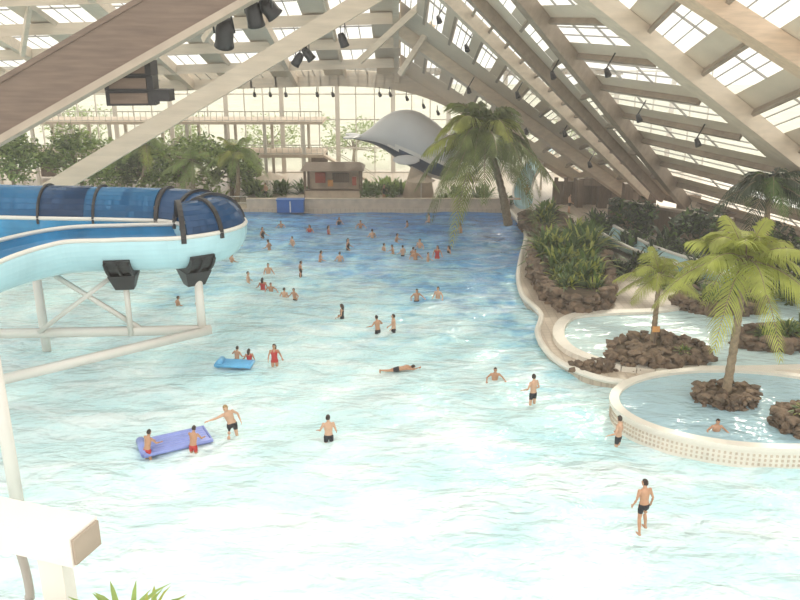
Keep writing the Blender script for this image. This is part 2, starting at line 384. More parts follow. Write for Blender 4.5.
def bush(b,c,h,n,seed,mi=0,w=0.16):
    random.seed(seed); c=V(c)
    for i in range(n):
        az=random.uniform(0,6.28); el=random.uniform(0.25,1.45); L=h*random.uniform(.6,1.1)
        d=V((math.cos(az),math.sin(az),0)); sd=V((-d.y,d.x,0))
        st=c+V((random.uniform(-.25,.25)*h,random.uniform(-.25,.25)*h,0))
        ps=[]
        for k in range(5):
            s=k/4; ps.append(st+d*L*math.cos(el)*s+V((0,0,L*(math.sin(el)*s-0.4*s*s))))
        ws=[0.25,0.8,1.0,0.65,0.05]
        vs=[]
        for p,wk in zip(ps,ws): vs+= [p-sd*w*h*wk/2,p+sd*w*h*wk/2]
        b.add(vs,[(2*k,2*k+1,2*k+3,2*k+2) for k in range(4)],mi if random.random()<.7 else 1)
def leafcloud(b,c,r,n,size,seed,mi=0):
    random.seed(seed); c=V(c)
    for i in range(n):
        d=V((random.gauss(0,1),random.gauss(0,1),random.gauss(0,1))).normalized()*random.uniform(.45,1.1)
        p=c+V((d.x*r[0],d.y*r[1],d.z*r[2]))
        a=V((random.gauss(0,1),random.gauss(0,1),random.gauss(0,.6))).normalized(); q=a.cross(V((random.gauss(0,1),random.gauss(0,1),random.gauss(0,1)))).normalized()
        s=size*random.uniform(.6,1.3)
        b.add([p-a*s,p+q*s*.35,p+a*s,p-q*s*.35],[(0,1,2,3)],mi if random.random()<.75 else 1)
for i,(x,y,h) in enumerate([(9.8,45.3,1.5),(10.9,47,2.2),(10.2,49.6,2.4),(11.8,50,2.7),(11,52.6,3.2),(12.6,53.5,3.4),(11.4,45.0,1.5),(10.1,53,2.6),(13.0,56,3.2),(11.9,47.8,2.2),(9.9,47.3,1.6),(10.6,55,2.8)]):
    b=MB(); bush(b,(x,y,1.1),h,105,100+i,w=.075); b.obj('tropical_shrub',['leaf','frondy'],True)
for i,(x,y,z,h) in enumerate([(17.6,43.4,1,1.5),(19.2,43.8,1,1.8),(19.4,37.6,1,1.3),(12.3,66,1.1,2.4),(11.5,62.5,1.1,2.0),(15.7,28.0,1.3,.8),(13.5,35.5,.85,.6),(20,50.5,.35,2.6),(17,57,.35,3),(20,58,.35,2.8),(16.2,52,.35,2.4),(15.5,61.5,.35,2.6),(18.3,54.5,.35,2.6),(27,44,.5,2.5),(17.9,47.6,.35,2.0),(22.5,53,.35,2.6),(14.5,58,.35,2.8),(16.5,65,.35,2.4),(22.5,50,.35,2.4),(24.5,50.5,.35,2.0),(14.6,51,.35,1.8),(16.3,48.2,.35,1.8),(21.2,47.2,.45,2.0),(20.6,38.0,1,1.4),(18.2,37.4,1,1.0),(22.8,45,.4,2.4),(24.5,41.5,.4,2.2)]):
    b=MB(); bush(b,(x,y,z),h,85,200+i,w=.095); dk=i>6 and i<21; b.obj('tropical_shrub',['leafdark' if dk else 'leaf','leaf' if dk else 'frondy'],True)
def tree(name,x,y,h,r,mats,seed,z0=0.3,n=900):
    b=MB(); b.tube([(x,y,z0),(x+.1,y,z0+h*.35),(x,y+.1,z0+h*.6)],[.25,.18,.1],2,8)
    random.seed(seed); offs=[V((random.uniform(-.8,.8)*r,random.uniform(-.4,.4)*r,random.uniform(-.8,.4)*r)) for k in range(12)]
    for k,o in enumerate(offs):
        q=.35+.25*((k*37)%10)/10
        b.tube([(x,y,z0+h*.4),V((x,y,z0+h*.75))+o],[.1,.03],2,5)
        leafcloud(b,V((x,y,z0+h*.75))+o,(r*q,r*q,r*q*.75),n//12,0.26,seed*7+k)
    b.obj(name,list(mats)+['trunk'],True)
tree('ficus_tree',-30,75,6.8,3.0,('leaflight','leaf'),31,n=3200)
tree('ficus_tree',-21,77,5.4,3.4,('leaflight','leaf'),32,n=3200)
tree('ficus_tree',-35,72,6.6,3,('leaflight','leaf'),33,n=2600)
tree('ficus_tree',-16.5,78,5,2.6,('leaflight','leaf'),34,n=2600)
tree('ficus_tree',-25.5,79,5,3.0,('leaf','leaflight'),39,n=2600)
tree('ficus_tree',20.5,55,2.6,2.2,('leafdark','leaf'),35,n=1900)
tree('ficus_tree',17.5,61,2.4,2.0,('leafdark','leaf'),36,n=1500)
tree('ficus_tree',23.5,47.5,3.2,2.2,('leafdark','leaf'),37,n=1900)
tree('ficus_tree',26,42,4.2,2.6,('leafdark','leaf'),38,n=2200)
for i,(x,h) in enumerate([(-42,7),(-30,5),(-18,4),(-6,5),(4,4),(14,6),(24,5)]):
    tree('outdoor_tree',x,104+(i%3)*3,h,4,('leaflight','leaflight'),50+i,-0.3,1200)
b=MB(); b.box((-4.4,9.6,2.3),(3.0,1.2,8.0),0); b.obj('terrace_pillar',['stone'])
b=MB(); bush(b,(-4.05,9.85,6.3),1.35,70,77,0,0.07); b.obj('potted_fern',['leaflight','frondy'],True)

# ------------------------------------------------------------------ roof
nR=V((.6,.286,1)).normalized()
def R(x,y,off=0): return V((x,y,34.9-.6*x-.286*y))+nR*off
def Lf(x,y,off=0): return V((x,y,34.75+.03*x-.286*y))+V((0,.275,.96))*off
raf=MB()
def rafter(p,q,w=.5,h=1.1,mi=0,fn=R):
    a=fn(p[0],p[1],-h/2-.05); c=fn(q[0],q[1],-h/2-.05); raf.beam(a,c,w,h,mi,nR)
r2=((0,65.3),(20.5,71)); r3=((0,50.4),(21.2,67.3)); r3b=((0,46.5),(22.0,66.0)); r4=((0,39),(23.3,63.5)); r5=((0,39.3),(34,46.6)); r6=((0,36.6),(34,33.8)); r7=((0,26),(34,24))
for r,wd,h,mi in ((r2,.9,.9,0),(r3,.6,.8,0),(r4,.6,.9,1),(r5,1.1,.9,0),(r6,.9,.9,2),(r7,.8,1.2,0)): rafter(r[0],r[1],wd,h,mi)
rafter(r3b[0],r3b[1],.45,.7,1)
rafter((23.3,63.5),(34,52),.6,.9)
gl=MB(); pn=MB(); pu=MB()
def bay(A,B,n,fn=R,bars=3,fill=(0.0,0.62),purl=(.2,.34),pmi=0,ts=(.5,)):
    (a0,a1),(b0,b1)=A,B
    def P(s,t,off=0):
        x=(a0[0]+(a1[0]-a0[0])*s)*(1-t)+(b0[0]+(b1[0]-b0[0])*s)*t
        y=(a0[1]+(a1[1]-a0[1])*s)*(1-t)+(b0[1]+(b1[1]-b0[1])*s)*t
        return fn(x,y,off)
    for i in range(n):
        s0=i/n; s1=(i+1)/n; sm=s0+(s1-s0)*fill[1]
        gl.quad(P(s0,0),P(s0,1),P(sm,1),P(sm,0))
        pn.quad(P(sm,0,-.02),P(sm,1,-.02),P(s1,1,-.02),P(s1,0,-.02))
        pu.beam(P(s0,0,-.2),P(s0,1,-.2),purl[0],purl[1],pmi,nR)
        for k in range(1,bars):
            sk=s0+(sm-s0)*k/bars
            pu.beam(P(sk,0,-.04),P(sk,1,-.04),.05,.07,1,nR)
        for t in ts:
            pu.beam(P(s0,t,-.06),P(sm,t,-.06),.06,.1,1,nR)
def split(A,B,t):
    (a0,a1),(b0,b1)=A,B
    f=lambda p,q:(p[0]+(q[0]-p[0])*t,p[1]+(q[1]-p[1])*t)
    return (f(a0,b0),f(a1,b1))
def solid(A,B):
    pn.quad(R(A[0][0],A[0][1],-.03),R(A[1][0],A[1][1],-.03),R(B[1][0],B[1][1],-.03),R(B[0][0],B[0][1],-.03))
e0=((0,80),(20,80)); m1=split(e0,r2,.45); bay(m1,r2,9,fill=(0,.55),pmi=0); solid(e0,m1)
m2=split(r2,r3,.35); solid(r2,m2); bay(m2,r3,11,fill=(0,.62),pmi=0)
bay(r3,r3b,18,fill=(0,.92),bars=2,purl=(.16,.24),pmi=0,ts=())
m3=split(r3b,r4,.3); solid(r3b,m3); bay(m3,r4,9,fill=(0,.66),pmi=0)
q0=((2.0,39.73),(34,46.6)); q1=((2.0,41.1),(23.3,63.5)); m4=split(q0,q1,.25); solid(q0,m4)
bay(m4,q1,10,fill=(0,.66),pmi=0,ts=(.33,.66))
bay(((23.3,63.5),(23.31,63.5)),((34,45),(34,52)),3,bars=2)
bay(((0,36.6),(34,33.8)),((0,39.3),(34,46.6)),11,fill=(0,.6))
bay(((0,26),(34,24)),((0,36.6),(34,33.8)),10)
for k in range(0,8):
    y0=32+k*6; y1=y0+6
    bay(((-45,y0),(-0.2,y0)),((-45,y1),(-0.2,y1)),9,fn=Lf,bars=3,fill=(0,.6),pmi=2)
for y in range(32,81,6):
    a=Lf(-45,y,-.5);c=Lf(0,y,-.5); raf.beam(a,c,.4,.8,0)
for x in (-40,-30,-20,-10,-0.3):
    a=Lf(x,30,-.5);c=Lf(x,80,-.5); raf.beam(a,c,.45,.8,0)
gl.quad((-45,80,12.3),(22,80,12.3),(22,93,11.6),(-45,93,11.6))
for x in range(-44,24,4): pu.beam((x,80,12.1),(x,93,11.4),.2,.4,0)
for y in (82,85,88,91): pu.beam((-45,y,12.1),(22,y,11.9),.15,.3,1)
raf.obj('rafters',['cream','purlin','orangewood'],parent=roof)
gl.obj('roof_glazing',['glass'],parent=roof); pn.obj('roof_panels',['panel'],parent=roof); pu.obj('purlins',['purlin','greyframe','cream'],parent=roof)
b=MB(); ap=catmull([(-45,80,10.3),(-30,80,10.9),(-12,80,11.4),(-5,80,11.5),(0,80,11.1),(4,80,9.9),(8,80,7.8),(12,80,5.3),(16,80,2.9),(20.5,80,0.2)],6)
for i in range(len(ap)-1): b.beam(ap[i],ap[i+1]+(ap[i+1]-ap[i])*.06,1.0,1.5,0)
b.obj('arch_beam',['cream'])
b=MB(); b.beam((-32.6,50,0.1),(.4,50,18.6),.8,1.05,0); b.beam((-32.6,50.5,0.1),(-32.6,49.5,0.1),1.4,1.6,0); b.obj('inclined_beam',['cream'])
b=MB(); dn=V((-.458,0,.889)); p0=V((-36.8,24,0.1)); p1=V((0.5,24,19.3))
b.beam(p0,p1,.7,1.2,0); b.beam(p0-dn*.70,p1-dn*.70,.8,.2,1); b.beam(p0+dn*.66,p1+dn*.66,.8,.14,0); b.obj('inclined_beam',['darkwood','lip'])
b=MB()
for (p,q) in [((-3,62,13.5),(2,60,17.8)),((0,66,12.4),(2.5,64,16.2)),((-28,62,14),(-25,58,18)),((-14,60,15),(-10,56,18.6))]:
    b.beam(p,q,.3,.45,0)
b.obj('roof_brace',['cream'])
b=MB()
for (x,y,h,wd) in [(21.0,67.3,3.0,1.3),(23.2,63.6,3.0,1.6),(20.4,71,2.6,1.2),(25,60,2.2,.9),(18.5,72.6,2.6,.8),(16.5,73,2.6,.6),(19.6,68.5,3.0,.7)]:
    b.box((x,y,.3+h/2),(wd,.9,h),0)
b.beam((16.5,73,2.7),(21,70,2.9),.5,.6,0); b.beam((20.5,71,2.6),(25,60,2.4),.5,.6,0)
for i in range(10): b.box((14.5+i*.9,74.0,1.6),(.35,.12,2.6),0)
b.box((19,74.2,1.4),(9.5,.15,2.2),0)
b.beam((17.5,66,1.3),(24.5,58,1.3),.3,1.9,0); b.beam((17.5,65.9,2.4),(24.5,57.9,2.4),.6,.2,1)
b.obj('timber_support',['brown','purlin'])

# ------------------------------------------------------------------ walls
def glazed_wall(name,p,q,z0,z1,step,hz,mi_frame='frame'):
    e=empty(name); p=V(p);q=V(q); L=(q-p).length; d=(q-p)/L
    b=MB(); n=int(L/step)
    for i in range(n+1):
        c=p+d*L*i/n; b.beam(c+V((0,0,z0)),c+V((0,0,z1)),.12 if i%3 else .5,.2,0)
    for z in hz: b.beam(p+V((0,0,z)),q+V((0,0,z)),.12,.14,0)
    b.obj('frames',[mi_frame],parent=e)
    g=MB(); g.quad(p+V((0,0,z0)),q+V((0,0,z0)),q+V((0,0,z1)),p+V((0,0,z1))); g.obj('window_1',['glass'],parent=e)
    return e
glazed_wall('wall_back',(-45,93,0),(35,93,0),.3,11.8,2.1,(.4,3.2,6.4,9.2,11.7))
glazed_wall('wall_left',(-45,20,0),(-45,93,0),.3,16,2.5,(.4,4,8,12))
glazed_wall('wall_right',(35,24,0),(35,60,0),.3,6,2.0,(.4,2.4,4.4),'greyframe')

# ------------------------------------------------------------------ water slide
def flume(b,path,r,th,a0,a1,mi_in,mi_out,n=18):
    """swept arc section, angles in degrees measured from straight down"""
    secs=[];P=[V(p) for p in path]
    for i,p in enumerate(P):
        t=(P[min(i+1,len(P)-1)]-P[max(i-1,0)]); t.z=0; t.normalize(); s=V((t.y,-t.x,0))
        inn=[];out=[]
        for k in range(n+1):
            a=math.radians(a0+(a1-a0)*k/n)
            dr=s*math.sin(a)+V((0,0,-math.cos(a)))
            inn.append(p+dr*r); out.append(p+dr*(r+th))
        secs.append((inn,out))
    for i in range(len(P)-1):
        A,B=secs[i],secs[i+1]
        for k in range(n):
            b.add([A[0][k],A[0][k+1],B[0][k+1],B[0][k]],[(0,1,2,3)],mi_in)
            b.add([A[1][k+1],A[1][k],B[1][k],B[1][k+1]],[(0,1,2,3)],mi_out)
        for k in (0,n): b.add([A[0][k],A[1][k],B[1][k],B[0][k]],[(0,1,2,3)],mi_out)
    for A in (secs[0],secs[-1]):
        for k in range(n): b.add([A[0][k],A[0][k+1],A[1][k+1],A[1][k]],[(0,1,2,3)],mi_out)
    return secs
ws=empty('water_slide')
ctrl=[(-32,38.4,7.3),(-25,38.2,7.1),(-18,38.0,6.95),(-13,38.0,6.85),(-10.2,37.7,6.8),(-8.6,36.3,6.75),(-9.8,34.9,6.72),(-12.4,34.6,6.7),(-15.2,34.0,6.65),(-17.6,31.6,6.2),(-18.6,28,5.4),(-19.0,22,4.0)]
path=catmull(ctrl,10)
RR=1.42
def idx(c): return c*10
b=MB()
s1=flume(b,path[:idx(4)+1],RR,.08,-98,98,0,0,22)
s2=flume(b,path[idx(4):],RR,.08,-98,98,0,1,22)
for side in (0,-1):
    for S in (s1,s2): b.tube([(s[0][side]+s[1][side])/2 for s in S],.10,2,6)
b.obj('flume',['blue','aqua','white'],True,parent=ws)
b=MB()
flume(b,path[0:idx(3)+6],RR+.03,.0,92,268,0,0,16)
b.obj('tube_cover',['tubeblue'],True,parent=ws)
b=MB()
flume(b,path[idx(3)+6:idx(6)+1],RR+.03,.0,92,268,0,0,16)
flume(b,path[idx(2)+2:idx(2)+7],RR+.05,.0,92,268,0,0,16)
b.obj('dark_cover',['dblue'],True,parent=ws)
b=MB()
for i,wd in ((idx(3)+6,.09),(idx(4)+3,.09),(idx(4)+8,.09),(idx(5)+5,.09),(idx(6),.11),(idx(2)+2,.05),(idx(2)+7,.05)):
    p=path[i]; t=path[i+1]-path[i]; t.z=0;t.normalize(); flume(b,[p-t*wd,p+t*wd],RR+.02,.12,88,272,0,0,16)
for i in (idx(5)+8,idx(7)+0):
    p=path[i]; t=(path[i+1]-path[i-1]); t.z=0;t.normalize(); s=V((t.y,-t.x,0))
    flume(b,[p-t*.55,p+t*.55],RR+.09,.13,-62,62,0,0,14)
    for o_ in (-.5,0,.5): flume(b,[p+t*(o_-.05),p+t*(o_+.05)],RR+.2,.14,-60,60,0,0,14)
    z1=p.z-RR-.3; z2=p.z-RR-.95
    q=[p+t*a+s*c for a,c in ((-.6,-.75),(.6,-.75),(.6,.75),(-.6,.75))]; q2=[p+t*a+s*c for a,c in ((-.4,-.3),(.4,-.3),(.4,.3),(-.4,.3))]
    vs=[(v.x,v.y,z1+.1) for v in q]+[(v.x,v.y,z2) for v in q2]
    b.add(vs,[(0,1,2,3),(7,6,5,4),(0,4,5,1),(1,5,6,2),(2,6,7,3),(3,7,4,0)],0)
b.obj('clamps',['black'],False,parent=ws)
b=MB()
def vcol(x,y,z0,z1,r=.16): b.tube([(x,y,z0),(x,y,z1)],r,0,12)
vcol(-9.2,34.95,2.0,5.0,.2); b.beam((-22,34.2,2.2),(-8.8,34.95,2.2),.3,.38,0); b.beam((-17.6,28,2.1),(-8.8,34.95,2.2),.3,.35,0)
b.beam((-15.4,34.3,5.0),(-12.0,34.8,2.3),.16,.2,0); b.beam((-12.8,34.5,5.0),(-16.5,34.3,2.3),.16,.2,0)
vcol(-12.4,34.6,2.1,4.9,.13)
vcol(-22,34,-1.7,2.4,.25); vcol(-17.6,28,-1.7,2.2,.25); vcol(-13.15,24,-1.7,5.9,.22); b.beam((-13.15,24,5.7),(-17.9,24.6,4.0),.3,.3,0)
vcol(-18,38.0,-1.7,5.6,.22); vcol(-28,38.3,-1.7,5.8,.22); vcol(-19,22.5,-1.7,2.7,.22)
b.obj('supports',['white'],True,parent=ws)
e=empty('white_steel_frame')
b=MB(); b.beam((-9.5,11.9,7.8),(-4.75,10.35,7.8),.62,.5,0); b.box((-5.35,10.55,3.0),(.36,.36,9.2),0); b.box((-8.9,11.7,3.0),(.36,.36,9.2),0)
b.beam((-8.9,11.7,6.2),(-6.5,11,7.6),.15,.2,0)
b.obj('beam',['white'],parent=e)
b=MB(); dd=V((4.75,-1.55,0)).normalized(); c=V((-4.75,10.35,7.8)); b.beam(c-dd*.02,c+dd*.05,.56,.42,0); b.obj('end_cap',['lip'],parent=e)
b=MB(); pp=catmull([(-6.3,11.2,7.5),(-6.15,11.1,6.9),(-6.1,11.05,6.3),(-6.2,11.1,5.4),(-6.4,11.2,-1.7)],6); b.tube(pp,.07,0,10); b.obj('pipe',['greyframe'],True,parent=e)

b=MB(); pth=catmull([(15.5,60,1.6),(17.0,54,1.4),(20,49.5,1.25),(25,47.9,1.1),(31,47.5,.9)],8); sc=flume(b,pth,.9,.08,-80,80,1,0,12)
for side in (0,-1): b.tube([(s[0][side]+s[1][side])/2 for s in sc],.12,2,6)
b.obj('river_flume',['aqua','lagoon','white'],True)
b=MB(); pth=catmull([(16,86,5),(14.5,82,4),(12.5,78,2.6),(11.4,74,1.6),(11.2,72,1.2)],8); sc=flume(b,pth,.8,.08,-100,100,0,0,12)
for side in (0,-1): b.tube([(s[0][side]+s[1][side])/2 for s in sc],.1,1,6)
for (x,y,z) in ((14.5,82,3.2),(12.5,78,1.8)): b.tube([(x,y,.3),(x,y,z)],.12,1,8)
b.obj('small_water_slide',['aqua','white'],True)

# ------------------------------------------------------------------ whale
b=MB()
prof=[(-4.2,6.2,.25,.16),(-3.4,6.2,.5,.32),(-2.4,6.4,1.0,.8),(-1.2,6.6,1.6,1.6),(.2,6.4,2.1,2.35),(1.8,5.9,2.35,2.8),(3.4,5.1,2.3,2.75),(4.9,4.3,1.9,2.25),(5.9,3.7,1.2,1.5),(6.4,3.5,.3,.4)]
pc=catmull([(p[0],p[1],0) for p in prof],4); pr=catmull([(p[2],p[3],0) for p in prof],4)
N=40; vs=[]
for c,r in zip(pc,pr):
    for k in range(N):
        a=2*math.pi*k/N; vs.append((c.x-.3,78+r.x*math.cos(a),c.y+r.y*math.sin(a)-.1))
o=len(b.v); b.v+=vs
for i in range(len(pc)-1):
    for k in range(N):
        k2=(k+1)%N; a=2*math.pi*(k+.5)/N; z=math.sin(a); f=i/(len(pc)-1)
        mi=0
        lim=-.62+.7*max(0,f-.3)
        if z<lim-.45 and f>.3: mi=0
        elif z<lim: mi=1
        elif z<lim+.16 and f>.35: mi=2
        b.f.append([o+i*N+k,o+i*N+k2,o+(i+1)*N+k2,o+(i+1)*N+k]); b.m.append(mi)
for sg in (-1,1):
    b.ell((-4.6,78+sg*1.1,6.25),(.7,1.4,.12),0,2,Matrix.Rotation(sg*.35,3,'Z'))
    b.ell((.6,78+sg*2.4,4.3),(1.3,.7,.16),0,2,Matrix.Rotation(-sg*.6,3,'X'))
    b.ell((4.2,78+sg*2.0,5.2),(.22,.15,.22),3,2)
b.tube([(1.8,78,.3),(2,78,3.4)],[1.6,.9],4,16)
b.obj('whale_sculpture',['whale','whaleblue','whalewhite','black','stone'],True)

# ------------------------------------------------------------------ kiosk and far deck things
b=MB(); kx,ky=-6.4,77
for x in (-2.6,2.6):
    for y in (-1.5,1.5): b.box((kx+x,ky+y,1.8),(.22,.22,3.0),0)
b.add([(kx-3.0,ky-2,3.3),(kx+3.0,ky-2,3.3),(kx+3.0,ky+2,3.3),(kx-3.0,ky+2,3.3),(kx-2.6,ky,3.9),(kx+2.6,ky,3.9)],[(0,1,5,4),(1,2,5),(2,3,4,5),(3,0,4),(3,2,1,0)],0)
b.box((kx,ky-1.4,.85),(5.2,.5,1.1),1); b.box((kx,ky-1.4,1.45),(5.4,.7,.1),0); b.box((kx,ky+1.6,1.8),(5.2,.1,3),1)
b.box((kx-1.4,ky+1.2,2.2),(1.0,.3,1.0),2); b.box((kx+.6,ky+1.2,2.2),(1.6,.3,.9),0); b.box((kx+2,ky-.2,2.1),(.4,.4,.8),2); b.box((kx-.3,ky-.2,1.9),(.5,.4,.6),3)
b.obj('snack_kiosk',['brown','stone','red','orange'])
b=MB()
for i in range(24):
    x=-13.5+i; b.box((x,72.3,.75),(1.02,.35,.9 if i%4 else 1.0),0)
b.box((-1.5,72.3,1.22),(25,.5,.1),0)
b.obj('low_wall',['stone'])
b=MB(); b.box((-9.9,71.6,.7),(2.4,.8,1.1),0); b.box((-9.9,71.6,1.3),(2.5,.9,.12),0); b.box((-9.9,71.16,.7),(.1,.06,1.0),1); b.obj('blue_storage_box',['bluebox','white'])
b=MB()
for i in range(14):
    x=-14-i*2; b.tube([(x,72.5,.3),(x,72.5,1.4)],.05,0,6)
for z in (.8,1.4): b.tube([(-14,72.5,z),(-40,72.5,z)],.04,0,6)
b.obj('railing',['white'],True)
b=MB()
for x in range(-42,-7,4):
    for y in (84,89): b.box((x,y,3.6),(.3,.3,6.6),0)
b.box((-25.5,86.5,3.5),(35,5.6,.3),1); b.box((-25.5,86.5,6.9),(35,5.6,.3),1)
for z in (3.65,7.05):
    for i in range(59): b.box((-42.8+i*.6,83.75,z+.5),(.05,.05,1.0),0)
    b.box((-25.5,83.75,z+1.0),(35,.1,.1),0); b.box((-25.5,83.75,z+.12),(35,.08,.08),0)
for i in range(5): b.box((-39+i*7.5,89.2,2.0),(2.0,.1,3.0),2)
b.beam((-8,84.5,3.5),(-2.6,84.5,.4),1.1,.2,1); b.beam((-8,83.9,4.5),(-2.6,83.9,1.4),.07,.07,0); b.beam((-8,85.1,4.5),(-2.6,85.1,1.4),.07,.07,0)
b.obj('terrace_building',['frame','stone','brown'])
for i,(x,y,h) in enumerate([(-12,80,2.6),(-14.5,79.5,3.0),(-9.6,80.5,2.4),(-1.5,80.5,2.8),(-3,80,2.4),(5.5,79,2.2),(8,77.5,2.4),(-17.5,74,3.0),(-26,73.6,3.2),(-21.5,73.6,3.0),(-29,73.4,3.0),(-32.5,73.5,3.0),(-12.8,74.6,2.0),(4.2,74.2,1.8),(7.4,74.2,1.8),(-.2,79.5,2.6),(10,74.5,2.0)]):
    b=MB(); bush(b,(x,y,.34),h,80,400+i,w=.10); b.obj('tropical_shrub',['leaflight' if i%2 else 'leaf','leaf'],True)
b=MB()
for x in (-3.2,-2.2,-.8): b.tube([(x,73.4,.3),(x,73.4,1.0)],[.3,.38],0,10); leafcloud(b,(x,73.4,1.7),(.6,.5,.9),170,.16,int(x*10)+90,1)
b.obj('potted_shrub',['stone','leaf'])
for (x,y) in ((2,75.5),(6.5,76),(-12.5,77)):
    b=MB(); b.tube([(x,y,.34),(x,y,2.7)],.05,0,8)
    N=10; vs=[(x,y,2.95)]+[(x+1.4*math.cos(2*math.pi*i/N),y+1.4*math.sin(2*math.pi*i/N),2.35) for i in range(N)]
    b.add(vs,[(0,1+i,1+(i+1)%N) for i in range(N)],1); b.tube([(x,y,.34),(x,y,.42)],.35,0,12); b.obj('parasol',['white','stone'])

# ------------------------------------------------------------------ hanging equipment
b=MB()
for i in range(3):
    z=14.2-i*.44; b.box((-8.2,25.3,z),(1.45,.75,.43),0,.06*i); b.box((-8.2,24.9,z),(1.1,.05,.3),1,.06*i)
b.box((-7.3,25.3,13.4),(.6,.6,.35),0); b.box((-8.5,25.3,14.6),(.8,.5,.3),0); b.beam((-8.7,25.3,14.4),(-8.7,24.3,14.9),.08,.08,0); b.beam((-7.8,25.3,14.4),(-7.8,24.3,15.2),.08,.08,0)
b.obj('speaker_cluster',['black','darkwood'])
def spot(p,d,L=.75,r=.24,hang=(0,0,1.0)):
    b=MB(); p=V(p); d=V(d).normalized()
    b.tube([p-d*L*.5,p-d*L*.1,p+d*L*.3,p+d*L*.5],[r*.7,r,r,r*1.12],0,14)
    h=p+V(hang); s=d.cross(V((0,0,1))).normalized()*r*1.1
    b.beam(p-s,h-s*.9,.05,.05,0); b.beam(p+s,h+s*.9,.05,.05,0); b.beam(h-s,h+s,.06,.06,0); b.tube([h,h+V((0,0,.25))],.05,0,6)
    b.obj('spotlight',['black'],True)
spot((-5.2,25,15.2),(-.2,.5,-1),.85,.27,hang=(0,-.6,.9)); spot((-4.3,25,15.75),(.1,.4,-1),hang=(0,-.6,1.1)); spot((-3.85,25,15.9),(.6,.3,-.8),.6,hang=(0,-.6,1.2))
spot((-6.1,50,13.9),(-.5,.2,-.7),.8,.26,(0,0,.7)); spot((-5.5,50,14.2),(.5,.2,-.7),.8,.26,(0,0,.75)); spot((-3.4,50,15.0),(.3,.2,-.9),.8,.26,(0,0,1.0))
b=MB()
for i,x in enumerate([-14,-12.5,-11,-8,-6.5,-2,-1,0.6,2.2,3.6]):
    z=10.2 if x<-0 else 10.1-x*.45
    b.tube([(x,79.2,z),(x+.12,78.8,z-.28)],[.12,.17],0,8); b.tube([(x,79.2,z),(x,79.4,z+.5)],.04,0,5)
for (x,y) in [(3,55),(5,57),(9,60),(15,50),(18,48),(13,62),(16,66),(12,46.5),(10,52),(6,66.5),(11,68)]:
    p=R(x,y,-1.1); b.tube([p,p+V((.1,-.25,-.38))],[.13,.19],0,8); b.tube([p,R(x,y,-.1)],.04,0,5)
b.obj('spotlight_row',['black'],True)

